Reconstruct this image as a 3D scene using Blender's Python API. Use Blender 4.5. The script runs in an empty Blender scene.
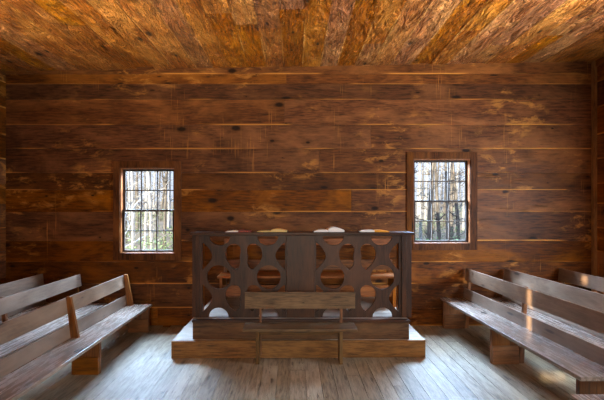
import bpy, bmesh, math, random
from mathutils import Vector, Matrix
random.seed(7)
R = random.random
U = random.uniform
PI = math.pi
scene = bpy.context.scene
col = scene.collection
F = 403.0            # focal length in pixels of the 604 px wide frame
VX, VY = 294.0, 208.0
CH = 1.84            # camera height
YW = 6.30            # back wall


def wx(px, y): return (px - VX) * y / F
def wz(py, y): return CH - (py - VY) * y / F


def srgb(r, g, b):
    f = lambda c: (c / 255 / 12.92) if c / 255 <= 0.04045 else ((c / 255 + 0.055) / 1.055) ** 2.4
    return (f(r), f(g), f(b), 1.0)


# ------------------------------------------------------------------ materials
class NT:
    def __init__(s, name):
        s.m = bpy.data.materials.new(name)
        s.m.use_nodes = True
        s.t = s.m.node_tree
        s.t.nodes.clear()
        s.out = s.t.nodes.new('ShaderNodeOutputMaterial')

    def n(s, typ, **kw):
        nd = s.t.nodes.new('ShaderNode' + typ)
        for k, v in kw.items():
            setattr(nd, k, v)
        return nd

    def l(s, a, b): s.t.links.new(a, b)

    def set(s, nd, key, v):
        if isinstance(v, bpy.types.NodeSocket): s.l(v, nd.inputs[key])
        else: nd.inputs[key].default_value = v

    def math(s, op, a, b=0.0, clamp=False):
        nd = s.n('Math', operation=op, use_clamp=clamp)
        s.set(nd, 0, a); s.set(nd, 1, b)
        return nd.outputs[0]

    def vmath(s, op, a, b):
        nd = s.n('VectorMath', operation=op)
        s.set(nd, 0, a); s.set(nd, 1, b)
        return nd.outputs[0]

    def noise(s, vec, scale, detail=4, rough=0.55, dist=0.0):
        nd = s.n('TexNoise')
        s.l(vec, nd.inputs['Vector'])
        nd.inputs['Scale'].default_value = scale
        nd.inputs['Detail'].default_value = detail
        nd.inputs['Roughness'].default_value = rough
        nd.inputs['Distortion'].default_value = dist
        return nd.outputs[0]

    def step(s, v, a, b):
        nd = s.n('MapRange', interpolation_type='SMOOTHSTEP')
        s.set(nd, 0, v); nd.inputs[1].default_value = a; nd.inputs[2].default_value = b
        return nd.outputs[0]

    def mix(s, fac, a, b, blend='MIX'):
        nd = s.n('Mix', data_type='RGBA', blend_type=blend)
        s.set(nd, 0, fac); s.set(nd, 6, a); s.set(nd, 7, b)
        return nd.outputs[2]


def wood(name, dark, mid, light, axis=0, rough=0.5, spec=0.4, bump=0.3, var=0.35, knots=1.0,
         streak=0.0, streak_col=None, worn=0.0, worn_col=None, hewn=0.0, grain=1.0, stain=0.4, cracks=0.0, kw=0.3, scratch=0.0, soft=0.13):
    """axis = grain direction in object coordinates"""
    t = NT(name)
    P = t.n('TexCoord').outputs['Object']
    rn = t.n('Attribute', attribute_name='rnd')
    r = rn.outputs['Fac']
    uv = t.n('UVMap', uv_map='UVMap').outputs[0]
    sep = t.n('SeparateXYZ'); t.l(uv, sep.inputs[0])
    v = sep.outputs[1]
    sc = [1.0, 1.0, 1.0]; sc[axis] = 0.10
    off = t.n('CombineXYZ')
    for i in range(3): t.l(t.math('MULTIPLY', r, 37.0 + 11 * i), off.inputs[i])
    G = t.vmath('ADD', t.vmath('MULTIPLY', P, tuple(sc)), off.outputs[0])
    sk = [1.0, 1.0, 1.0]; sk[axis] = 0.42
    K = t.vmath('ADD', t.vmath('MULTIPLY', P, tuple(sk)), off.outputs[0])
    # knots
    kc = t.n('CombineXYZ')
    t.l(t.math('ADD', t.math('MULTIPLY', sep.outputs[0], 0.42), t.math('MULTIPLY', r, 53.0)), kc.inputs[0])
    t.l(t.math('ADD', t.math('MULTIPLY', v, kw), t.math('MULTIPLY', r, 91.0)), kc.inputs[1])
    kv = t.vmath('ADD', kc.outputs[0], t.vmath('MULTIPLY', t.vmath('SUBTRACT', t.n('TexNoise').outputs['Color'], (0.5, 0.5, 0.5)), (0.0, 0.0, 0.0)))
    vo = t.n('TexVoronoi', voronoi_dimensions='2D'); t.l(kv, vo.inputs['Vector']); vo.inputs['Scale'].default_value = 3.6
    csep = t.n('SeparateColor'); t.l(vo.outputs['Color'], csep.inputs[0])
    dist = t.math('DIVIDE', vo.outputs['Distance'], t.math('ADD', 0.25, t.math('MULTIPLY', csep.outputs[1], 1.0)))
    sel = t.step(csep.outputs[0], 0.62, 0.66)
    knot = t.math('MULTIPLY', t.math('SUBTRACT', 1.0, t.step(dist, 0.05, 0.13)), sel)
    halo = t.math('MULTIPLY', t.math('SUBTRACT', 1.0, t.step(dist, 0.1, 0.4)), sel)
    # grain bends round the knots
    G2 = t.vmath('ADD', G, t.vmath('MULTIPLY', vo.outputs['Color'], (0.0, 0.0, 0.0)))
    g1 = t.noise(G2, 42 * grain, 6, 0.66, 0.4)
    g2 = t.noise(G2, 85 * grain, 3, 0.6, 0.2)
    big = t.noise(K, 2.2, 5, 0.62, 0.5)
    gg = t.math('ADD', t.math('MULTIPLY', g1, 0.7), t.math('MULTIPLY', g2, 0.3))
    c = t.mix(t.step(gg, 0.48 - soft, 0.48 + soft), dark, mid)
    c = t.mix(t.math('MULTIPLY', t.step(big, 0.42, 0.72), 0.75), c, light)
    # board to board variation
    val = t.math('ADD', t.math('MULTIPLY', r, 2 * var), 1.0 - var)
    hs = t.n('HueSaturation')
    t.set(hs, 'Value', val); t.set(hs, 'Color', c)
    t.set(hs, 'Saturation', t.math('ADD', 0.9, t.math('MULTIPLY', t.math('FRACT', t.math('MULTIPLY', r, 7.3)), 0.2)))
    c = hs.outputs[0]
    if stain:
        st = t.noise(P, 0.9, 4, 0.65, 0.5)
        c = t.mix(t.math('MULTIPLY', t.step(st, 0.5, 0.75), stain), c, tuple(x * 0.5 for x in dark[:3]) + (1,))
    if worn:
        w1 = t.noise(P, 1.1, 2, 0.5)
        w2 = t.noise(K, 7.0, 5, 0.7, 0.5)
        wm = t.math('MULTIPLY', t.step(w1, 0.48, 0.62), t.step(w2, 0.5, 0.66))
        c = t.mix(t.math('MULTIPLY', wm, worn), c, worn_col)
    if scratch:
        s1 = t.noise(t.vmath('MULTIPLY', P, (1.0, 1.0, 0.03)), 60, 2, 0.5)
        s2 = t.noise(t.vmath('MULTIPLY', P, (1.0, 1.0, 0.45)), 1.9, 2, 0.5)
        sm = t.math('MULTIPLY', t.step(s1, 0.60, 0.68), t.step(s2, 0.57, 0.66))
        c = t.mix(t.math('MULTIPLY', sm, scratch), c, worn_col)
    if knots:
        c = t.mix(t.math('MULTIPLY', halo, 0.3 * knots), c, dark)
        c = t.mix(t.math('MULTIPLY', knot, 0.9 * knots), c, tuple(x * 0.22 for x in dark[:3]) + (1,))
    if streak:  # pale raw-wood edges; light caught along the seams is put into this colour
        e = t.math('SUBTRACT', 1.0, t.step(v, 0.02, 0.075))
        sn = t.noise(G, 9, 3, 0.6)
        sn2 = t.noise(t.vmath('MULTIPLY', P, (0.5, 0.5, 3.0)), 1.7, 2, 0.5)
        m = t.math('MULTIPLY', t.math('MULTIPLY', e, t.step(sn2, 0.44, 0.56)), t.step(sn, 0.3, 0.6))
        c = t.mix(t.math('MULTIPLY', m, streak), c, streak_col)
    h = t.math('ADD', t.math('MULTIPLY', g1, 0.5), t.math('MULTIPLY', g2, 0.25))
    if cracks:
        sc2 = [1.0, 1.0, 1.0]; sc2[axis] = 0.03
        cn = t.noise(t.vmath('ADD', t.vmath('MULTIPLY', P, tuple(sc2)), off.outputs[0]), 38, 2, 0.5)
        cm = t.math('SUBTRACT', 1.0, t.step(t.math('ABSOLUTE', t.math('SUBTRACT', cn, 0.5)), 0.0, 0.012))
        sel2 = t.step(t.noise(K, 2.2, 2), 0.55, 0.62)
        cm = t.math('MULTIPLY', cm, sel2)
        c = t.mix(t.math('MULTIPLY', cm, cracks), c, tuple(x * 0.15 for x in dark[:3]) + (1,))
        h = t.math('SUBTRACT', h, t.math('MULTIPLY', cm, 0.5 * cracks))
    if hewn:
        sh = [1.0, 1.0, 1.0]; sh[axis] = 0.33
        H = t.vmath('ADD', t.vmath('MULTIPLY', P, tuple(sh)), off.outputs[0])
        h1 = t.noise(H, 5.5, 4, 0.6, 0.9)
        hv = t.n('TexVoronoi', feature='SMOOTH_F1'); t.l(t.vmath('ADD', H, t.vmath('MULTIPLY', t.n('TexNoise').outputs['Color'], (0.1, 0.1, 0.1))), hv.inputs['Vector'])
        hv.inputs['Scale'].default_value = 9.0
        chip = t.step(t.noise(H, 16, 3, 0.7, 1.5), 0.56, 0.66)
        hh = t.math('ADD', t.math('MULTIPLY', h1, 3.0), t.math('ADD', t.math('MULTIPLY', chip, 0.9), t.math('MULTIPLY', hv.outputs['Distance'], 0.7)))
        h = t.math('ADD', h, t.math('MULTIPLY', hh, hewn))
        c = t.mix(t.math('MULTIPLY', t.step(t.noise(H, 20, 4, 0.7, 1.8), 0.60, 0.68), 0.8), c, tuple(x * 0.35 for x in dark[:3]) + (1,))  # chip hollows: relief shade put into the colour
        c = t.mix(t.math('MULTIPLY', t.step(t.noise(H, 13, 4, 0.75, 2.2), 0.62, 0.70), 0.7), c, tuple(min(1, x * 1.5) for x in light[:3]) + (1,))  # torn patches: lit flecks of the relief put into the colour
    h = t.math('SUBTRACT', h, t.math('MULTIPLY', knot, 0.4))
    bp = t.n('Bump'); bp.inputs['Strength'].default_value = bump; bp.inputs['Distance'].default_value = 0.06 if hewn else 0.015
    t.l(h, bp.inputs['Height'])
    b = t.n('BsdfPrincipled')
    t.l(c, b.inputs['Base Color']); t.l(bp.outputs[0], b.inputs['Normal'])
    rr = t.math('ADD', t.math('MULTIPLY', t.math('SUBTRACT', g1, 0.5), 0.12), rough, clamp=True)
    t.l(rr, b.inputs['Roughness'])
    b.inputs['Specular IOR Level'].default_value = spec
    t.l(b.outputs[0], t.out.inputs[0])
    return t.m


def plain(name, c, rough=0.6, spec=0.3, noise=0.15, nscale=30.0):
    t = NT(name)
    P = t.n('TexCoord').outputs['Object']
    n = t.noise(P, nscale, 4, 0.6)
    cc = t.mix(t.math('MULTIPLY', n, noise * 2), c, tuple(x * 0.4 for x in c[:3]) + (1,))
    b = t.n('BsdfPrincipled')
    t.l(cc, b.inputs['Base Color']); b.inputs['Roughness'].default_value = rough
    b.inputs['Specular IOR Level'].default_value = spec
    t.l(b.outputs[0], t.out.inputs[0])
    return t.m


M = {}
WALLC = dict(dark=srgb(56, 29, 11), mid=srgb(112, 62, 22), light=srgb(160, 97, 38))
for nm, ax in (('wall_x', 0), ('wall_y', 1)):
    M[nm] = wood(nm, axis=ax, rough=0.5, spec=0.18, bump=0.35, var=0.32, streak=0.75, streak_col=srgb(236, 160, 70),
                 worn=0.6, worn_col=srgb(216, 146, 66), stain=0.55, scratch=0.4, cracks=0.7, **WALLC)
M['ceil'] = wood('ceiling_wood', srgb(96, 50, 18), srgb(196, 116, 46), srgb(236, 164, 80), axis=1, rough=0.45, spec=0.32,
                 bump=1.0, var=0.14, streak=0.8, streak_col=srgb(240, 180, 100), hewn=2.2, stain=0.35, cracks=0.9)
M['wall_z'] = wood('wall_z', axis=2, rough=0.55, spec=0.12, bump=0.3, var=0.3, stain=0.3, **WALLC)
M['floor'] = wood('floor_wood', srgb(98, 86, 68), srgb(152, 138, 116), srgb(178, 164, 142), axis=1, rough=0.42, spec=0.5,
                  bump=0.35, var=0.2, stain=0.35, cracks=1.0, knots=0.7)
for ax in (0, 1, 2):
    M['bench%d' % ax] = wood('bench_wood%d' % ax, soft=0.24, grain=0.9, dark=srgb(88, 68, 54), mid=srgb(130, 105, 86), light=srgb(160, 136, 116), axis=ax, rough=0.32, spec=0.85,
                             bump=0.2, var=0.15, stain=0.3, cracks=0.12)
    M['seat%d' % ax] = wood('seat_wood%d' % ax, soft=0.2, grain=0.9, dark=srgb(104, 86, 74), mid=srgb(150, 130, 116), light=srgb(184, 166, 152), axis=ax, rough=0.27, spec=1.0,  # paler copy of the bench wood: worn tops, and sheen put into the colour
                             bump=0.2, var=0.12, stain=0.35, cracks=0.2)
    M['post%d' % ax] = wood('post_wood%d' % ax, srgb(68, 40, 20), srgb(126, 76, 36), srgb(158, 102, 52), axis=ax, rough=0.42, spec=0.4,
                            bump=0.3, var=0.2, stain=0.3, cracks=0.6)
    M['dark%d' % ax] = wood('dark_wood%d' % ax, srgb(36, 21, 14), srgb(62, 38, 26), srgb(90, 56, 36), axis=ax, rough=0.42, spec=0.35,
                            bump=0.3, var=0.12, stain=0.3, cracks=0.5, knots=0.4)
    M['base%d' % ax] = wood('base_wood%d' % ax, srgb(60, 42, 24), srgb(112, 82, 48), srgb(146, 110, 66), axis=ax, rough=0.5, spec=0.3,
                            bump=0.35, var=0.15, stain=0.4, cracks=0.6)
    M['face%d' % ax] = wood('face_wood%d' % ax, srgb(52, 34, 22), srgb(98, 67, 43), srgb(128, 92, 60), axis=ax, rough=0.5, spec=0.3,
                            bump=0.35, var=0.1, stain=0.5, cracks=0.6)
    M['step%d' % ax] = wood('step_wood%d' % ax, srgb(88, 56, 26), srgb(148, 100, 48), srgb(176, 124, 64), axis=ax, rough=0.5, spec=0.3,
                            bump=0.3, var=0.1, stain=0.2, cracks=0.5)
    M['tread%d' % ax] = wood('tread_wood%d' % ax, srgb(130, 112, 96), srgb(182, 166, 150), srgb(204, 190, 176), axis=ax, rough=0.4, spec=0.5,
                             bump=0.25, var=0.12, stain=0.15, cracks=0.7)
    M['orange%d' % ax] = wood('pulpit_bench_wood%d' % ax, srgb(96, 50, 20), srgb(160, 92, 40), srgb(186, 112, 52), axis=ax, rough=0.45, spec=0.35,
                              bump=0.3, var=0.15, stain=0.3, cracks=0.4)
M['sash'] = plain('sash_wood', srgb(96, 84, 76), 0.55, 0.3)
M['sash_dark'] = plain('sash_dark_wood', srgb(56, 44, 38), 0.55, 0.3)
M['paper'] = plain('paper', srgb(232, 226, 220), 0.8, 0.1, 0.06, 60)
M['paper_yellow'] = plain('paper_yellow', srgb(226, 196, 130), 0.8, 0.1, 0.08, 60)
M['paper_orange'] = plain('paper_orange', srgb(232, 160, 62), 0.8, 0.1, 0.08, 60)
M['cover_red'] = plain('cover_red', srgb(128, 56, 44), 0.5, 0.3)
M['cover_black'] = plain('cover_black', srgb(28, 24, 22), 0.5, 0.3)
M['iron'] = plain('iron', srgb(50, 44, 40), 0.45, 0.5)


def bark_mat(name, a, b2):
    t = NT(name)
    P = t.n('TexCoord').outputs['Object']
    n = t.noise(t.vmath('MULTIPLY', P, (1, 1, 0.2)), 14, 5, 0.65)
    c = t.mix(t.step(n, 0.35, 0.65), a, b2)
    b = t.n('BsdfPrincipled'); t.l(c, b.inputs['Base Color']); b.inputs['Roughness'].default_value = 0.85
    t.l(b.outputs[0], t.out.inputs[0])
    return t.m


M['bark_dark'] = bark_mat('bark_dark', srgb(52, 50, 48), srgb(98, 96, 92))
M['bark_pale'] = bark_mat('bark_pale', srgb(100, 104, 108), srgb(150, 156, 162))
M['leaf'] = bark_mat('leaf', srgb(66, 92, 56), srgb(120, 142, 96))
M['ground'] = plain('ground', srgb(142, 134, 118), 0.9, 0.1, 0.35, 4)

# window glass: old pane, clear with a weak wavy reflection
t = NT('window_glass')
tr = t.n('BsdfTransparent'); tr.inputs[0].default_value = (0.95, 0.97, 1.0, 1)
gl = t.n('BsdfGlossy'); gl.inputs['Roughness'].default_value = 0.08
bp = t.n('Bump'); bp.inputs['Strength'].default_value = 0.3
t.l(t.noise(t.n('TexCoord').outputs['Object'], 6, 2), bp.inputs['Height']); t.l(bp.outputs[0], gl.inputs['Normal'])
mx = t.n('MixShader'); mx.inputs[0].default_value = 0.02
t.l(tr.outputs[0], mx.inputs[1]); t.l(gl.outputs[0], mx.inputs[2]); t.l(mx.outputs[0], t.out.inputs[0])
M['glass'] = t.m


# ------------------------------------------------------------------ mesh helpers
class MB:
    """collects boards into one bmesh with a UV (u along, v across the board) and a per-board random value"""
    def __init__(s):
        s.bm = bmesh.new()
        s.uv = s.bm.loops.layers.uv.new('UVMap')
        s.cl = s.bm.loops.layers.float_color.new('rnd')

    def paint(s, faces, rnd, grain, wide, lo, hi, M4=None):
        inv = M4.inverted() if M4 else None
        for f in faces:
            for lp in f.loops:
                c = lp.vert.co if inv is None else inv @ lp.vert.co
                lp[s.uv].uv = (c[grain], (c[wide] - lo) / max(1e-6, hi - lo))
                lp[s.cl] = (rnd, rnd, rnd, 1)

    def hexa(s, pts, rnd=None, grain=0, wide=2, bevel=0.0):
        """pts: 8 corners, order bottom 4 (ccw) then top 4"""
        rnd = R() if rnd is None else rnd
        vs = [s.bm.verts.new(p) for p in pts]
        idx = [(3, 2, 1, 0), (4, 5, 6, 7), (0, 1, 5, 4), (1, 2, 6, 5), (2, 3, 7, 6), (3, 0, 4, 7)]
        fs = [s.bm.faces.new([vs[i] for i in q]) for q in idx]
        if bevel:
            es = list({e for f in fs for e in f.edges})
            r = bmesh.ops.bevel(s.bm, geom=es, offset=bevel, segments=2, affect='EDGES', profile=0.6)
            fs = list({f for f in r['faces']} | {f for v in r['verts'] for f in v.link_faces})
        lo = min(p[wide] for p in pts); hi = max(p[wide] for p in pts)
        s.paint(fs, rnd, grain, wide, lo, hi)
        return fs

    def box(s, x0, x1, y0, y1, z0, z1, rnd=None, grain=0, wide=2, bevel=0.0, lohi=None):
        pts = [(x0, y0, z0), (x1, y0, z0), (x1, y1, z0), (x0, y1, z0), (x0, y0, z1), (x1, y0, z1), (x1, y1, z1), (x0, y1, z1)]
        fs = s.hexa(pts, rnd, grain, wide, bevel)
        return fs

    def build(s, name, mat, parent=None, loc=None, smooth=False):
        bmesh.ops.recalc_face_normals(s.bm, faces=s.bm.faces[:])
        me = bpy.data.meshes.new(name)
        s.bm.to_mesh(me); s.bm.free()
        me.materials.append(mat)
        if smooth:
            for p in me.polygons: p.use_smooth = True
        o = bpy.data.objects.new(name, me)
        col.objects.link(o)
        if parent: o.parent = parent
        if loc: o.location = loc
        return o


def tag(o, label=None, cat=None, group=None, kind=None):
    if label: o['label'] = label
    if cat: o['category'] = cat
    if group: o['group'] = group
    if kind: o['kind'] = kind
    return o


def empty(name, loc, rz=0.0):
    o = bpy.data.objects.new(name, None)
    o.location = loc; o.rotation_euler = (0, 0, rz); o.empty_display_size = 0.1
    col.objects.link(o)
    return o


def plank(name, mat, parent, x0, x1, y0, y1, z0, z1, grain=0, wide=2, bevel=0.004):
    m = MB(); m.box(x0, x1, y0, y1, z0, z1, None, grain, wide, bevel)
    return m.build(name, mat, parent)


# ------------------------------------------------------------------ the room
XL, XR, YB = -4.50, 4.70, -3.0
def zc(x): return 4.06 + (x - 0.1) * 0.0172       # the old ceiling runs a little out of level
WIN = [dict(x0=-2.72, x1=-1.86, z0=1.13, z1=2.47), dict(x0=1.86, x1=2.76, z0=1.285, z1=2.61)]
SIDE = [dict(y0=3.3, y1=4.15, z0=1.2, z1=2.5), dict(y0=2.05, y1=2.9, z0=1.2, z1=2.5)]


def subtract(rects, hole):
    out = []
    hx0, hx1, hz0, hz1 = hole
    for (a, b, c, d) in rects:
        if b <= hx0 or a >= hx1 or d <= hz0 or c >= hz1:
            out.append((a, b, c, d)); continue
        if a < hx0: out.append((a, hx0, c, d))
        if b > hx1: out.append((hx1, b, c, d))
        m0, m1 = max(a, hx0), min(b, hx1)
        if c < hz0: out.append((m0, m1, c, hz0))
        if d > hz1: out.append((m0, m1, hz1, d))
    return out


def board_wall(name, axis, lo, hi, plane, sgn, rows, holes, mat, seams=None):
    """horizontal boards lo..hi along axis, facing -sgn; plane = finished surface"""
    m = MB()
    for i in range(len(rows) - 1):
        c, d = rows[i], rows[i + 1]
        cuts = [lo] + sorted((seams or {}).get(i, [U(lo + 1.5, hi - 1.5)] if R() < 0.45 else [])) + [hi]
        for k in range(len(cuts) - 1):
            rr = R(); prot = U(0.0, 0.006)
            rects = [(cuts[k] + 0.0015, cuts[k + 1] - 0.0015, c + 0.002, d - 0.002)]
            for h in holes: rects = subtract(rects, h)
            for (a, b, e, f) in rects:
                p0, p1 = sorted((plane + sgn * (0.006 - prot), plane + sgn * 0.03))
                if axis == 0: fs = m.box(a, b, p0, p1, e, f, rr, 0, 2)
                else: fs = m.box(p0, p1, a, b, e, f, rr, 1, 2)
                m.paint(fs, rr, axis, 2, c, d)
    # sheathing behind the boards
    rects = [(lo, hi, rows[0] - 0.3, rows[-1] + 0.02)]
    for h in holes: rects = subtract(rects, h)
    for (a, b, e, f) in rects:
        p0, p1 = sorted((plane + sgn * 0.029, plane + sgn * 0.12))
        if axis == 0: m.box(a, b, p0, p1, e, f, 0.1, 0, 2)
        else: m.box(p0, p1, a, b, e, f, 0.1, 1, 2)
    return tag(m.build(name, mat), kind='structure')


ys = [330, 308, 284, 262, 241, 212, 190, 173, 149, 125, 99.5, 84, 74, 50]
rows = [0.0] + [wz(y, YW) for y in ys[1:]]
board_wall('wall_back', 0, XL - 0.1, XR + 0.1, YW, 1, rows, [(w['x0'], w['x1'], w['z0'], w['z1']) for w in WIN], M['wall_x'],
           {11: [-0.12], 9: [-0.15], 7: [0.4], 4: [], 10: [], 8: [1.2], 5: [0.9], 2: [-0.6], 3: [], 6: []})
rows2 = [0.0]
while rows2[-1] < 4.2: rows2.append(rows2[-1] + U(0.3, 0.42))
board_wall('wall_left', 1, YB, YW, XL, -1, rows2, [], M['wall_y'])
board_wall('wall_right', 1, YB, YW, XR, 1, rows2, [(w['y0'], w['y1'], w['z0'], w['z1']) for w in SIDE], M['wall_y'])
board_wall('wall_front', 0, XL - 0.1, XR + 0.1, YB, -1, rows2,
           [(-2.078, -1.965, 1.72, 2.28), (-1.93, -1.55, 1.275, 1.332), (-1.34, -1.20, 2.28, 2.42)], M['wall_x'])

m = MB(); x = XL - 0.1
while x < XR + 0.1:
    w = U(0.135, 0.175)
    cuts = [YB]
    while cuts[-1] < YW - 0.1: cuts.append(min(YW + 0.03, cuts[-1] + U(2.4, 4.2)))
    for k in range(len(cuts) - 1):
        t0 = U(-0.002, 0.0)
        m.box(x + 0.0018, x + w - 0.0018, cuts[k] + 0.0015, cuts[k + 1] - 0.0015, -0.03, t0, None, 1, 0)
    x += w
m.box(XL - 0.1, XR + 0.1, YB, YW + 0.03, -0.09, -0.029, 0.0, 1, 0)
tag(m.build('floor', M['floor']), kind='structure')

m = MB(); x = XL - 0.1
while x < XR + 0.1:
    w = U(0.24, 0.36)
    cuts = [YB]
    while cuts[-1] < YW - 0.1: cuts.append(min(YW + 0.06, cuts[-1] + U(2.2, 4.4)))
    for k in range(len(cuts) - 1):
        d = U(0.0, 0.012); rr = R()
        xa, xb = x + 0.002, x + w - 0.002; ya, yb = cuts[k] + 0.001, cuts[k + 1] - 0.001
        za, zb = zc(xa) - d, zc(xb) - d
        m.hexa([(xa, ya, za), (xb, ya, zb), (xb, yb, zb), (xa, yb, za), (xa, ya, za + 0.03), (xb, ya, zb + 0.03), (xb, yb, zb + 0.03), (xa, yb, za + 0.03)], rr, 1, 0)
    x += w
xa, xb = XL - 0.2, XR + 0.2
m.hexa([(xa, YB - 0.1, zc(xa) + 0.03), (xb, YB - 0.1, zc(xb) + 0.03), (xb, YW + 0.15, zc(xb) + 0.03), (xa, YW + 0.15, zc(xa) + 0.03),
        (xa, YB - 0.1, zc(xa) + 0.3), (xb, YB - 0.1, zc(xb) + 0.3), (xb, YW + 0.15, zc(xb) + 0.3), (xa, YW + 0.15, zc(xa) + 0.3)], 0.1, 1, 0)
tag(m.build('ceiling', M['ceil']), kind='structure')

m = MB(); m.box(XR - 0.055, XR, YW - 0.055, YW, 0.0, zc(XR) - 0.012, 0.7, 2, 0, 0.004)
tag(m.build('trim_1', M['step2']), kind='structure')
m = MB(); m.box(XR - 0.03, XR, YB + 0.02, YW - 0.06, zc(XR) - 0.11, zc(XR) - 0.014, 0.8, 1, 2, 0.004)
tag(m.build('trim_2', M['post1']), kind='structure')


# ------------------------------------------------------------------ windows
def window(name, w, pale_bars):
    x0, x1, z0, z1 = w['x0'], w['x1'], w['z0'], w['z1']
    root = empty(name, ((x0 + x1) / 2, YW, z0)); root['kind'] = 'structure'
    ox, oz = -(x0 + x1) / 2, -z0
    def P(nm, mat, boxes, bevel=0.002, g=2):
        m = MB()
        for b in boxes:
            m.box(b[0] + ox, b[1] + ox, b[2], b[3], b[4] + oz, b[5] + oz, (0.12 if nm == 'window_casing' else 0.5) + U(-.1, .1), 2 if (b[5] - b[4]) > (b[1] - b[0]) else 0, 0, bevel)
        return m.build(nm, mat, root)
    t = 0.016
    # flat casing boards planted on the wall
    P('window_casing', M['wall_z'], [(x0 - 0.10, x0 + 0.004, -0.018, 0.002, z0 - 0.10, z1 + 0.10), (x1 - 0.004, x1 + 0.10, -0.018, 0.002, z0 - 0.10, z1 + 0.10),
                                  (x0 + 0.004, x1 - 0.004, -0.018, 0.002, z1 - 0.004, z1 + 0.10), (x0 + 0.004, x1 - 0.004, -0.018, 0.002, z0 - 0.10, z0 + 0.004)])
    # jamb lining
    P('window_frame', M['orange2'], [(x0, x0 + t, 0.003, 0.118, z0, z1), (x1 - t, x1, 0.003, 0.118, z0, z1),
                                  (x0 + t, x1 - t, 0.003, 0.118, z1 - t, z1), (x0 + t, x1 - t, 0.003, 0.118, z0, z0 + t)])
    # two sashes of 3 x 2 panes
    gx0, gx1, gz0, gz1 = x0 + t + 0.002, x1 - t - 0.002, z0 + t + 0.001, z1 - t - 0.002
    zm = gz0 + (gz1 - gz0) * 0.5
    bar = M['sash'] if pale_bars else M['sash_dark']
    for nm, a, b, yy in (('lower_sash', gz0, zm + 0.014, 0.045), ('upper_sash', zm - 0.014, gz1, 0.080)):
        s = 0.034; bx = []
        bx += [(gx0, gx0 + s, yy, yy + 0.03, a, b), (gx1 - s, gx1, yy, yy + 0.03, a, b),
               (gx0 + s, gx1 - s, yy, yy + 0.03, a, a + 0.03), (gx0 + s, gx1 - s, yy, yy + 0.03, b - 0.03, b)]
        o = P(nm, M['sash_dark'], bx)
        mm = []
        wv = (gx1 - gx0 - 2 * s)
        for k in (1, 2):
            cx = gx0 + s + wv * k / 3
            mm.append((cx - 0.008, cx + 0.008, yy + 0.004, yy + 0.026, a + 0.029, b - 0.029))
        cz = (a + b) / 2
        mm.append((gx0 + s - 0.001, gx1 - s + 0.001, yy + 0.006, yy + 0.024, cz - 0.008, cz + 0.008))
        mb = P('glazing_bars', bar, mm, 0.0); mb.parent = o
        g = P('glass_pane', M['glass'], [(gx0 + s - 0.004, gx1 - s + 0.004, yy + 0.0135, yy + 0.0155, a + 0.026, b - 0.026)], 0.0); g.parent = o
    return root


window('window_1', WIN[0], False)
window('window_2', WIN[1], True)
for i, w in enumerate(SIDE):
    root = empty('window_%d' % (i + 3), (XR, (w['y0'] + w['y1']) / 2, w['z0'])); root['kind'] = 'structure'
    m = MB(); W = w['y1'] - w['y0']; H = w['z1'] - w['z0']
    for (a, b, c, d) in ((-W/2, -W/2 + .05, 0, H), (W/2 - .05, W/2, 0, H), (-W/2, W/2, 0, .05), (-W/2, W/2, H - .05, H), (-W/2, W/2, H/2 - .02, H/2 + .02),
                         (-W/6 - .01, -W/6 + .01, 0, H), (W/6 - .01, W/6 + .01, 0, H)):
        m.box(0.03, 0.07, a, b, c, d, 0.5, 2, 1)
    m.build('window_frame', M['sash_dark'], root)


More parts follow.
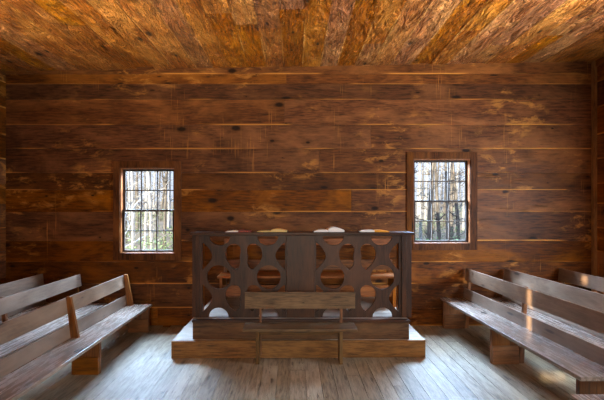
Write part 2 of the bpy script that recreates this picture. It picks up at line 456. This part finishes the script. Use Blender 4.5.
# ------------------------------------------------------------------ benches along the aisle
def side_bench(name, label, x, y, side, L, rz, seat_z, seat_w, lo, up, lean, posts_front, group=None, leg_in=0.025, mid=0.5):
    """origin: floor under the aisle edge of the far end; local -y runs towards the camera, side=+1 right, -1 left"""
    root = empty(name, (x, y, 0.0), rz)
    tag(root, label, 'bench', group)
    X = lambda a: a * side
    def bx(nm, mat, a0, a1, y0, y1, z0, z1, grain, wide, bev=0.004):
        xa, xb = sorted((X(a0), X(a1)))
        return plank(nm, mat, root, xa, xb, y0, y1, z0, z1, grain, wide, bev)
    st = 0.036
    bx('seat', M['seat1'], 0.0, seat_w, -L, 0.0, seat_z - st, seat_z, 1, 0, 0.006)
    yl = [-0.06, -L * mid, -L + 0.07]
    for k, yy in enumerate(yl):
        m = MB()
        xa, xb = sorted((X(leg_in), X(seat_w - 0.02)))
        m.box(xa, xb, yy - 0.02, yy + 0.02, 0.0, seat_z - st - 0.001, None, 2, 0, 0.003)
        lg = m.build('leg', M['post2'], root)
        m = MB()
        m.box(xa + 0.004, xb - 0.004, yy - 0.045, yy - 0.0205, 0.0, (seat_z - st) * 0.52, None, 0, 2, 0.003)
        m.build('leg_brace', M['post0'], lg)
    # backrest boards lean slightly
    def leaned(nm, z0, z1, thick, a_shift=0.0):
        a0 = seat_w + a_shift + lean * (z0 - seat_z); a1 = seat_w + a_shift + lean * (z1 - seat_z)
        m = MB()
        pts = [(a0, -L + 0.01, z0), (a0 + thick, -L + 0.01, z0), (a0 + thick, -0.01, z0), (a0, -0.01, z0),
               (a1, -L + 0.01, z1), (a1 + thick, -L + 0.01, z1), (a1 + thick, -0.01, z1), (a1, -0.01, z1)]
        m.hexa([(X(p[0]), p[1], p[2]) for p in pts], None, 1, 2, 0.004)
        return m.build(nm, M['bench1'], root)
    leaned('backrest_board', lo[0], lo[1], 0.024)
    leaned('backrest_board', up[0], up[1], 0.024)
    for yy in yl:
        m = MB()
        zt = up[1] + (0.012 if posts_front else 0.0)
        zb = seat_z if posts_front else 0.0
        ft, fb = (0.05, 0.085) if posts_front else (-0.026, -0.026)     # how far the wedge stands in front of the boards
        bt, bb = (-0.002, -0.002) if posts_front else (-0.062, -0.085)
        def prof(z, f): return seat_w + lean * (z - seat_z) - f
        zb2 = zb + (0.0005 if posts_front else 0)
        pts = [(prof(zb2, fb), yy - 0.02, zb2), (prof(zb2, bb), yy - 0.02, zb2), (prof(zb2, bb), yy + 0.02, zb2), (prof(zb2, fb), yy + 0.02, zb2),
               (prof(zt, ft), yy - 0.02, zt), (prof(zt, bt), yy - 0.02, zt), (prof(zt, bt), yy + 0.02, zt), (prof(zt, ft), yy + 0.02, zt)]
        m.hexa([(X(p[0]), p[1], p[2]) for p in pts], None, 2, 0, 0.003)
        m.build('post', M['post2'], root)
    return root


RB = dict(side=1, L=2.93, rz=math.radians(1.9), seat_z=0.45, seat_w=0.365, lo=(0.452, 0.60), up=(0.72, 0.905), lean=0.08, posts_front=False)
side_bench('long_bench', 'weathered plank bench right of the aisle, nearest the railing, sunlit slivers on its back', 2.26, 6.24, **RB)
side_bench('long_bench', 'second plank bench right of the aisle, just behind the sunlit one', 2.86, 6.24, leg_in=0.2, mid=0.6, **RB)
side_bench('long_bench', 'back plank bench on the right, against the right wall and partly cut by the frame', 3.70, 6.24, **RB)
RB2 = dict(RB); RB2['L'] = 2.6; RB2['rz'] = 0
side_bench('long_bench', 'brown plank bench end peeking in at the bottom right corner', 2.06, 3.01, **RB2)
LB = dict(side=-1, L=3.15, rz=math.radians(0), seat_z=0.40, seat_w=0.345, lo=(0.402, 0.545), up=(0.665, 0.84), lean=0.12, posts_front=True)
side_bench('long_bench', 'weathered plank bench left of the aisle with a pointed post on its seat', -2.13, 6.06, **LB)
LB['posts_front'] = False
side_bench('long_bench', 'second plank bench left of the aisle, behind the nearest left bench', -2.83, 6.10, **LB)
side_bench('long_bench', 'darker rear plank bench nearest the left wall, only its back rail showing', -3.42, 6.14, **LB)


# ------------------------------------------------------------------ pulpit platform (two steps)
root = empty('pulpit_platform', (0.08, 5.0, 0.0))
tag(root, 'two tier wooden pulpit platform with bright treads under the pierced railing', 'platform')
def child_board(nm, mat, par, pts, grain, wide, bev=0.004, ofs=(0.08, 5.0, 0.0)):
    m = MB(); m.hexa([(p[0] - ofs[0], p[1] - ofs[1], p[2] - ofs[2]) for p in pts], None, grain, wide, bev)
    return m.build(nm, mat, par)
ZS = 0.21
lx, rx = -1.50, 1.62
yl_, yr_ = 4.93, 4.965
# riser board of the step, run slightly out of square
child_board('step_riser', M['step0'], root, [(lx, yl_, 0), (rx, yr_, 0), (rx, yr_ + 0.03, 0), (lx, yl_ + 0.03, 0),
            (lx, yl_, ZS), (rx, yr_, ZS), (rx, yr_ + 0.03, ZS), (lx, yl_ + 0.03, ZS)], 0, 2)
for s_ in (0, 1):
    a, b = ((lx, lx + 0.03), (rx - 0.03, rx))[s_]
    yy = (yl_, yr_)[s_] + 0.0305
    m = MB(); m.box(a - 0.08, b - 0.08, yy - 5, 1.27, 0, ZS - 0.024, None, 1, 2, 0.003); m.build('step_side', M['step1'], root)
xs = [lx - 0.008, -1.262]
m = MB()
m.hexa([(lx - 0.08, yl_ - 4.9695, ZS - 0.0235), (rx - 0.08, yr_ - 4.9695, ZS - 0.0235), (rx - 0.08, 1.27, ZS - 0.0235), (lx - 0.08, 1.27, ZS - 0.0235),
        (lx - 0.08, yl_ - 4.9695, ZS), (rx - 0.08, yr_ - 4.9695, ZS), (rx - 0.08, 1.27, ZS), (lx - 0.08, 1.27, ZS)], 0.6, 0, 1, 0.003)
m.build('step_tread', M['tread0'], root)
# upper tier: dark face board, side boards and floor
PZ = 0.456
ax0, ax1, ay = -1.257, 1.428, 5.0
m = MB(); m.box(ax0 - .08, ax1 - .08, ay - 5, ay - 5 + 0.03, ZS + 0.0005, PZ - 0.03, 0.5, 0, 2, 0.003); m.build('platform_face', M['face0'], root)
for a in (ax0, ax1 - 0.03):
    m = MB(); m.box(a - .08, a - .05, ay - 5 + 0.031, 1.27, ZS + 0.0005, PZ - 0.03, 0.5, 1, 2, 0.003); m.build('platform_side', M['base1'], root)
m = MB(); yy = ay - 5 + 0.05
while yy < 1.26:
    y2 = min(1.27, yy + 0.145)
    m.box(ax0 - .08, ax1 - .08, yy + 0.0015, y2 - 0.0015, PZ - 0.0295, PZ, None, 0, 1)
    yy = y2
m.build('platform_floor', M['tread0'], root)
m = MB(); m.box(ax0 - .085, ax1 - .075, ay - 5 - 0.035, ay - 5 + 0.049, PZ - 0.0295, PZ, 0.4, 0, 1, 0.006); m.build('nosing', M['dark0'], root)

# ------------------------------------------------------------------ pierced railing / screen
SY = 5.085; S = F / SY
rail = empty('pulpit_railing', (wx(302, SY), SY, PZ))
tag(rail, 'dark wooden pulpit railing pierced with circles and leaf shapes around a plain central panel', 'railing')
RX, RZ = rail.location.x, rail.location.z
def sx(px): return (px - VX) / S - RX
def sz(py): return CH - (py - VY) / S - RZ
TH = 0.034


def smooth_poly(pts, n=6):
    out = []
    N = len(pts)
    for i in range(N):
        p0, p1, p2, p3 = [Vector(pts[(i + k) % N]) for k in (-1, 0, 1, 2)]
        for j in range(n):
            t = j / n
            out.append(0.5 * ((2 * p1) + (-p0 + p2) * t + (2 * p0 - 5 * p1 + 4 * p2 - p3) * t * t + (-p0 + 3 * p1 - 3 * p2 + p3) * t ** 3))
    return out


def corner_poly(pts, corners, n=6):
    """smooth between corner indices, sharp at them; corners = indices of sharp points (first must be 0)"""
    out = []
    cs = list(corners) + [len(pts)]
    for a, b in zip(cs[:-1], cs[1:]):
        seg = [Vector(pts[i % len(pts)]) for i in range(a, b + 1)]
        for i in range(len(seg) - 1):
            p1, p2 = seg[i], seg[i + 1]
            p0 = seg[i - 1] if i > 0 else p1 + (p1 - p2)
            p3 = seg[i + 2] if i + 2 < len(seg) else p2 + (p2 - p1)
            for j in range(n):
                t = j / n
                out.append(0.5 * ((2 * p1) + (-p0 + p2) * t + (2 * p0 - 5 * p1 + 4 * p2 - p3) * t * t + (-p0 + 3 * p1 - 3 * p2 + p3) * t ** 3))
    return out


holes = []
AX = 243.7
def both(pts):
    holes.append(pts); holes.append([(2 * AX - p[0], p[1]) for p in pts])
both([(218.7 + 12.0 * math.cos(a), 277.2 + 12.0 * math.sin(a)) for a in [k * 2 * PI / 40 for k in range(40)]])
leaf = [(235.2, 270.0), (231, 266.3), (227.4, 261.8), (225.4, 256.6), (225.4, 251.3), (227.8, 246.8), (232.2, 244.0), (237, 244.3), (240.3, 247.5), (240.6, 252), (239.6, 257), (240.4, 262), (238.8, 266.8)]
lf = [(p.x, p.y) for p in corner_poly(leaf, [0])]
both(lf); both([(p[0], p[1] + 41.3) for p in lf])
half = [(202.3, 242.4), (206.2, 245.4), (210.2, 250.4), (212.2, 256.4), (209.6, 262), (205.9, 266.6), (202.3, 270.0)]
hf = [(p.x, p.y) for p in corner_poly(half, [0, 6])]
both(hf); both([(p[0], p[1] + 42.0) for p in hf])
both([(219.6 + 10.5 * math.cos(a), 236.3 + 9.2 * math.sin(a)) for a in [k * PI / 20 for k in range(21)]])
both([(218.6 + 9.9 * math.cos(a), 317.2 - 9.5 * math.sin(a)) for a in [k * PI / 20 for k in range(21)]])


def pierced(name, x0, x1, y0, y1, hs):
    cu = bpy.data.curves.new(name, 'CURVE'); cu.dimensions = '2D'; cu.fill_mode = 'BOTH'
    cu.extrude = TH / 2; cu.bevel_depth = 0.0
    for poly in [[(x0, y0), (x1, y0), (x1, y1), (x0, y1)]] + hs:
        sp = cu.splines.new('POLY'); sp.points.add(len(poly) - 1)
        for q, p in zip(sp.points, poly): q.co = (sx(p[0]), sz(p[1]), 0, 1)
        sp.use_cyclic_u = True
    tmp = bpy.data.objects.new('tmp', cu); col.objects.link(tmp)
    bpy.context.view_layer.update()
    me = bpy.data.meshes.new_from_object(tmp.evaluated_get(bpy.context.evaluated_depsgraph_get()))
    bpy.data.objects.remove(tmp)
    me.transform(Matrix.Rotation(PI / 2, 4, 'X')); me.transform(Matrix.Translation((0, TH / 2, 0)))
    me.name = name
    me.materials.clear(); me.materials.append(M['dark2'])
    at = me.attributes.new('rnd', 'FLOAT_COLOR', 'CORNER')
    for d in at.data: d.color = (0.6, 0.6, 0.6, 1)
    if not me.uv_layers: me.uv_layers.new(name='UVMap')
    for p in me.polygons: p.use_smooth = False
    o = bpy.data.objects.new(name, me); col.objects.link(o); o.parent = rail
    return o


pierced('pierced_panel', 199.6, 286.4, 235.3, 317.6, holes)
MX = 601.2
pierced('pierced_panel', MX - 286.4, MX - 199.6, 235.3, 317.6, [[(MX - p[0], p[1]) for p in h] for h in holes])
def rb(nm, mat, px0, px1, py0, py1, y0, y1, grain, wide, bev=0.003):
    return plank(nm, mat, rail, sx(px0), sx(px1), y0, y1, sz(py1), sz(py0), grain, wide, bev)
rb('center_panel', M['dark2'], 286.6, 314.6, 235.3, 317.4, -0.012, 0.026, 2, 0)
rb('stile', M['dark2'], 192.2, 195.6, 235.2, 317.4, 0.0, 0.05, 2, 0)
rb('stile', M['dark2'], 195.8, 199.5, 235.2, 317.4, -0.012, 0.03, 2, 0)
rb('stile', M['dark2'], MX - 199.5, MX - 194.9, 235.2, 317.4, -0.012, 0.03, 2, 0)
rb('stile', M['dark2'], MX - 194.7, MX - 189.6, 235.2, 317.4, 0.0, 0.05, 2, 0)
plank('corner_post', M['orange2'], rail, sx(197.4), sx(201.9), 0.036, 0.14, 0, sz(235.4), 2, 0, 0.003)
plank('corner_post', M['orange2'], rail, sx(MX - 201.9), sx(MX - 197.4), 0.036, 0.14, 0, sz(235.4), 2, 0, 0.003)
zt = sz(232.2)
capb = plank('cap_rail', M['dark0'], rail, sx(190.6), sx(413.2), -0.06, 0.20, zt - 0.033, zt, 0, 1, 0.005)
ZCAP = RZ + zt

# ------------------------------------------------------------------ bench behind the railing
pb = empty('pulpit_bench', (0.19, 5.75, PZ))
tag(pb, 'orange brown plank bench standing on the platform behind the railing', 'bench')
hx = 1.26
plank('seat', M['orange0'], pb, -hx, hx, -0.15, 0.20, 0.405, 0.435, 0, 1)
plank('backrest_board', M['post0'], pb, -hx + .06, hx, 0.201, 0.225, 0.47, 0.62, 0, 2)
plank('backrest_board', M['orange0'], pb, -hx + .06, hx, 0.201, 0.225, 0.84, 0.93, 0, 2)
for a in (-hx + 0.03, -0.02, hx - 0.07):
    plank('leg', M['orange2'], pb, a, a + 0.04, -0.13, 0.18, 0.0, 0.404, 2, 1)
    plank('post', M['post2'], pb, a, a + 0.04, 0.2255, 0.265, 0.0, 0.93, 2, 1)
plank('front_board', M['orange0'], pb, -hx + 0.071, hx - 0.071, -0.10, -0.078, 0.14, 0.30, 0, 2)

# ------------------------------------------------------------------ small bench in front
fb = empty('small_bench', (0.075, 4.76, 0.0))
tag(fb, 'small brown plank bench standing in the aisle in front of the platform', 'bench')
plank('seat', M['base0'], fb, -0.665, 0.655, -0.13, 0.15, 0.415, 0.447, 0, 1, 0.006)
plank('backrest_board', M['base0'], fb, -0.67, 0.665, 0.112, 0.134, 0.622, 0.822, 0, 2, 0.004)
for a in (-0.505, 0.48):
    m = MB(); m.box(a - 0.02, a + 0.02, -0.02, 0.13, 0.0, 0.414, None, 2, 1, 0.003); m.build('leg', M['base2'], fb)
    m = MB(); m.box(a + (0.0 if a > 0 else 0.01), a + 0.035, 0.135, 0.158, 0.05, 0.80, None, 2, 0, 0.003); m.build('post', M['post2'], fb)
plank('stretcher', M['base0'], fb, -0.484, 0.459, 0.04, 0.062, 0.33, 0.413, 0, 2, 0.003)


# ------------------------------------------------------------------ open books on the rail
def open_book(label, px, wl, wr, hl, hr, pl, pr, cover, rz, depth=0.19):
    """spine at px; wl/wr half widths, hl/hr page block heights"""
    root = empty('open_book', (wx(px, SY), SY + 0.055, ZCAP), rz)
    tag(root, label, 'book', None)
    m = MB(); m.box(-wl - 0.004, wr + 0.004, -depth / 2 - 0.004, depth / 2 + 0.004, 0.0, 0.004, 0.5, 0, 1, 0.001)
    m.build('cover', cover, root)
    for s, w, h, mat in ((-1, wl, hl, pl), (1, wr, hr, pr)):
        bm = bmesh.new(); n = 14; prof = [(0.0015, 0.0042)]
        for i in range(n + 1):
            u = i / n
            z = h * (0.25 + 0.75 * math.sin(PI * min(1, (u * 0.85 + 0.15)) ** 0.8) ** 0.8) if u < 0.98 else h * 0.32
            z = 0.0045 + h * (0.35 + 0.65 * math.sin(PI * (u * 0.78 + 0.16))) * (1 - 0.25 * u)
            prof.append((0.0015 + u * (w - 0.0015), z))
        prof.append((w, 0.0042))
        fr = [bm.verts.new((s * p[0], -depth / 2, p[1])) for p in prof]
        bk = [bm.verts.new((s * p[0], depth / 2, p[1])) for p in prof]
        bm.faces.new(fr); bm.faces.new(list(reversed(bk)))
        for i in range(len(prof)):
            j = (i + 1) % len(prof); bm.faces.new([fr[i], bk[i], bk[j], fr[j]])
        bmesh.ops.recalc_face_normals(bm, faces=bm.faces[:])
        me = bpy.data.meshes.new('pages'); bm.to_mesh(me); bm.free(); me.materials.append(mat)
        o = bpy.data.objects.new('pages', me); col.objects.link(o); o.parent = root
    return root


open_book('open book with dark red page edges, leftmost on the railing top', 238, 0.155, 0.165, 0.017, 0.024, M['paper'], M['cover_red'], M['cover_red'], 0.06)
open_book('open book with yellowed pages, second from the left on the railing top', 271.5, 0.18, 0.195, 0.018, 0.042, M['paper_yellow'], M['paper_yellow'], M['cover_black'], -0.03)
open_book('thickest open book with white fanned pages, right of the central panel', 328, 0.185, 0.20, 0.034, 0.066, M['paper'], M['paper'], M['cover_black'], 0.04)
open_book('open book with one orange side, rightmost on the railing top', 374.5, 0.185, 0.18, 0.028, 0.026, M['paper'], M['paper_orange'], M['cover_black'], -0.05)


# ------------------------------------------------------------------ outdoors
def ground_z(x, y): return -0.5 + max(0.0, y - 22) * 0.055 + 0.15 * math.sin(x * 0.35) * math.cos(y * 0.2)
bm = bmesh.new(); N = 60; g = {}
for i in range(N + 1):
    for j in range(N + 1):
        X = -60 + 120 * i / N; Y = -40 + 130 * j / N
        inside = -6 < X < 6.5 and -5 < Y < 8
        g[i, j] = bm.verts.new((X, Y, ground_z(X, Y)))
for i in range(N):
    for j in range(N): bm.faces.new([g[i, j], g[i + 1, j], g[i + 1, j + 1], g[i, j + 1]])
me = bpy.data.meshes.new('forest_ground'); bm.to_mesh(me); bm.free(); me.materials.append(M['ground'])
o = bpy.data.objects.new('forest_ground', me); col.objects.link(o); tag(o, kind='structure')


def tube(bm, pts, rad, n=6):
    rings = []
    for i, p in enumerate(pts):
        d = (pts[min(i + 1, len(pts) - 1)] - pts[max(i - 1, 0)]).normalized()
        a = d.orthogonal().normalized(); b = d.cross(a)
        rings.append([bm.verts.new(p + (a * math.cos(2 * PI * k / n) + b * math.sin(2 * PI * k / n)) * rad[i]) for k in range(n)])
    for i in range(len(rings) - 1):
        for k in range(n): bm.faces.new([rings[i][k], rings[i][(k + 1) % n], rings[i + 1][(k + 1) % n], rings[i + 1][k]])
    bm.faces.new(rings[-1]); bm.faces.new(list(reversed(rings[0])))


def grow(bm, base, d, L, r, depth, lean=0.1):
    pts = [base]; rad = [r]; n = 6
    dd = d.normalized()
    for i in range(n):
        dd = (dd + Vector((U(-1, 1), U(-1, 1), U(-0.4, 0.6))) * lean).normalized()
        pts.append(pts[-1] + dd * L / n); rad.append(r * (1 - 0.8 * (i + 1) / n))
    tube(bm, pts, rad, 6 if depth > 1 else 4)
    if depth > 0:
        for k in range(9 if depth == 2 else 4):
            i = random.randint(1, n); a = U(0, 2 * PI)
            bd = Vector((math.cos(a), math.sin(a), U(0.0, 0.9)))
            grow(bm, pts[i], bd, L * U(0.05, 0.09) if depth == 2 else L * U(0.4, 0.7), rad[i] * 0.45 + 0.004, depth - 1, 0.28)


def tree(name, x, y, h, r, mat, label, group):
    bm = bmesh.new()
    grow(bm, Vector((0, 0, -0.1)), Vector((U(-.04, .04), 0, 1)), h, r, 2, 0.05)
    # low twigs at eye height
    for k in range(16):
        a = U(0, 2 * PI)
        grow(bm, Vector((0, 0, U(0.8, 5.5))), Vector((math.cos(a), math.sin(a), U(-0.1, 0.7))), U(0.5, 1.0), 0.016, 1, 0.3)
    me = bpy.data.meshes.new(name); bm.to_mesh(me); bm.free(); me.materials.append(mat)
    o = bpy.data.objects.new(name, me); o.location = (x, y, ground_z(x, y)); col.objects.link(o)
    tag(o, label, 'tree', group)
    return o


def shrub(x, y, s, label, group):
    bm = bmesh.new()
    for k in range(10):
        a = U(0, 2 * PI); grow(bm, Vector((0, 0, -0.05)), Vector((math.cos(a) * .6, math.sin(a) * .6, 1)), s, 0.012, 1, 0.2)
    me = bpy.data.meshes.new('stems'); bm.to_mesh(me); bm.free(); me.materials.append(M['bark_dark'])
    root = empty('shrub', (x, y, ground_z(x, y))); tag(root, label, 'shrub', group)
    o = bpy.data.objects.new('stems', me); col.objects.link(o); o.parent = root
    bm = bmesh.new()
    for k in range(420):
        c = Vector((random.gauss(0, s * .42), random.gauss(0, s * .42), U(0.1, s * 1.25)))
        u = Vector((U(-1, 1), U(-1, 1), U(-1, 1))).normalized() * U(.03, .06); w = u.orthogonal().normalized() * 0.025
        bm.faces.new([bm.verts.new(c - u), bm.verts.new(c + w), bm.verts.new(c + u), bm.verts.new(c - w)])
    me = bpy.data.meshes.new('foliage'); bm.to_mesh(me); bm.free(); me.materials.append(M['leaf'])
    o = bpy.data.objects.new('foliage', me); col.objects.link(o); o.parent = root


for side, x0, x1, nm in ((0, -0.437, -0.295, 'left'), (1, 0.295, 0.437, 'right')):
    random.seed(21 + side * 5)
    for k in range(20):
        y = 11 + 2.8 * k
        x = y * (x0 + (x1 - x0) * (0.06 + 0.88 * ((k * 0.618) % 1)))
        pale = R() < 0.45
        tree('bare_tree', x, y, U(9, 15), U(0.03, 0.07) + (0.0022 * y), M['bark_pale'] if pale else M['bark_dark'],
             ('pale grey' if pale else 'dark') + ' bare tree trunk outside the %s window' % nm, '%s bare trees outside the %s window' % ('pale' if pale else 'dark', nm))
    for k in range(7):
        y = 12.4 + 5.6 * k; x = y * (x0 + (x1 - x0) * (((k * 2) * 0.618 + 0.56) % 1)); y += 0.2
        shrub(x, y, U(0.9, 1.3), 'thin green shrub growing among the trees outside the %s window' % nm, 'shrubs outside the %s window' % nm)

# ------------------------------------------------------------------ light
w = bpy.data.worlds.new('World'); scene.world = w; w.use_nodes = True
nt = w.node_tree; nt.nodes.clear()
wo = nt.nodes.new('ShaderNodeOutputWorld'); bg = nt.nodes.new('ShaderNodeBackground')
tc = nt.nodes.new('ShaderNodeTexCoord'); sp = nt.nodes.new('ShaderNodeSeparateXYZ'); rp = nt.nodes.new('ShaderNodeValToRGB')
nt.links.new(tc.outputs['Generated'], sp.inputs[0]); nt.links.new(sp.outputs[2], rp.inputs[0])
rp.color_ramp.elements[0].position = 0.0; rp.color_ramp.elements[0].color = (0.30, 0.32, 0.35, 1)
rp.color_ramp.elements[1].position = 0.55; rp.color_ramp.elements[1].color = (0.72, 0.86, 1.15, 1)
nt.links.new(rp.outputs[0], bg.inputs[0]); bg.inputs[1].default_value = 2.7
nt.links.new(bg.outputs[0], wo.inputs[0])


def area(name, loc, direction, sx_, sy_, power, color, portal=False):
    l = bpy.data.lights.new(name, 'AREA'); l.shape = 'RECTANGLE'; l.size = sx_; l.size_y = sy_
    l.energy = power; l.color = color
    if portal: l.cycles.is_portal = True
    o = bpy.data.objects.new(name, l); o.location = loc
    o.rotation_euler = Vector(direction).to_track_quat('-Z', 'Y').to_euler(); col.objects.link(o)
    return o


for i, q in enumerate(WIN):
    area('window_daylight', ((q['x0'] + q['x1']) / 2, YW + 0.125, (q['z0'] + q['z1']) / 2), (0, -1, 0), q['x1'] - q['x0'], q['z1'] - q['z0'], 1, (1, 1, 1), True)
area('sky_daylight', (0.1, YW + 2.2, 4.6), (0, -2.2, -2.8), 13.0, 2.4, 15500, (0.50, 0.73, 1.0))
for q in SIDE:
    area('side_window_daylight', (XR + 0.025, (q['y0'] + q['y1']) / 2, (q['z0'] + q['z1']) / 2), (-1, 0, 0), q['y1'] - q['y0'] - 0.02, q['z1'] - q['z0'] - 0.02, 130, (0.75, 0.87, 1.0))
area('rear_fill', (0.0, YB + 0.05, 1.25), (0, 1, -0.35), 1.5, 2.3, 80, (1.0, 0.88, 0.72)).data.spread = math.radians(85)  # added fill lamp inside the closed rear wall; no doorway is built

for x_ in (XL + 0.5, XR - 0.5):
    a_ = area('ceiling_fill', (x_, 0.5, 0.4), (-0.36 if x_ > 0 else 0.36, 0.62, 1.0), 0.9, 1.6, 150, (1.0, 0.84, 0.62))  # added unseen uplights that brighten the ceiling towards the camera
    a_.data.spread = math.radians(62)
a_ = area('rear_uplight_fill', (0, YB + 0.06, 1.9), (0, 0.95, 0.62), 3.0, 0.9, 50, (1.0, 0.86, 0.66)); a_.data.spread = math.radians(70)  # added uplight for the ceiling; the rear wall has no window
sun = bpy.data.lights.new('sun', 'SUN'); sun.energy = 24; sun.angle = math.radians(0.3); sun.color = (1.0, 0.78, 0.5)
so = bpy.data.objects.new('sun', sun); col.objects.link(so)
so.rotation_euler = Vector((0.523, 0.852, -0.149)).to_track_quat('-Z', 'Y').to_euler()

# ------------------------------------------------------------------ camera
cam = bpy.data.cameras.new('camera'); cam.sensor_width = 36; cam.lens = 36 * F / 604
cam.shift_x = (302 - VX) / 604; cam.shift_y = (VY - 200) / 604
cam.clip_start = 0.05; cam.clip_end = 400
co = bpy.data.objects.new('camera', cam); co.location = (0, 0, CH); co.rotation_euler = (PI / 2, 0, 0)
col.objects.link(co); scene.camera = co
scene.view_settings.view_transform = 'Standard'; scene.view_settings.look = 'None'
scene.view_settings.gamma = 1; scene.view_settings.use_curve_mapping = False
scene.view_settings.exposure = 0.0
scene.cycles.use_denoising = True
scene.cycles.denoising_prefilter = 'NONE'
scene.cycles.use_adaptive_sampling = False
scene.cycles.max_bounces = 10
scene.cycles.diffuse_bounces = 6
scene.cycles.sample_clamp_indirect = 6
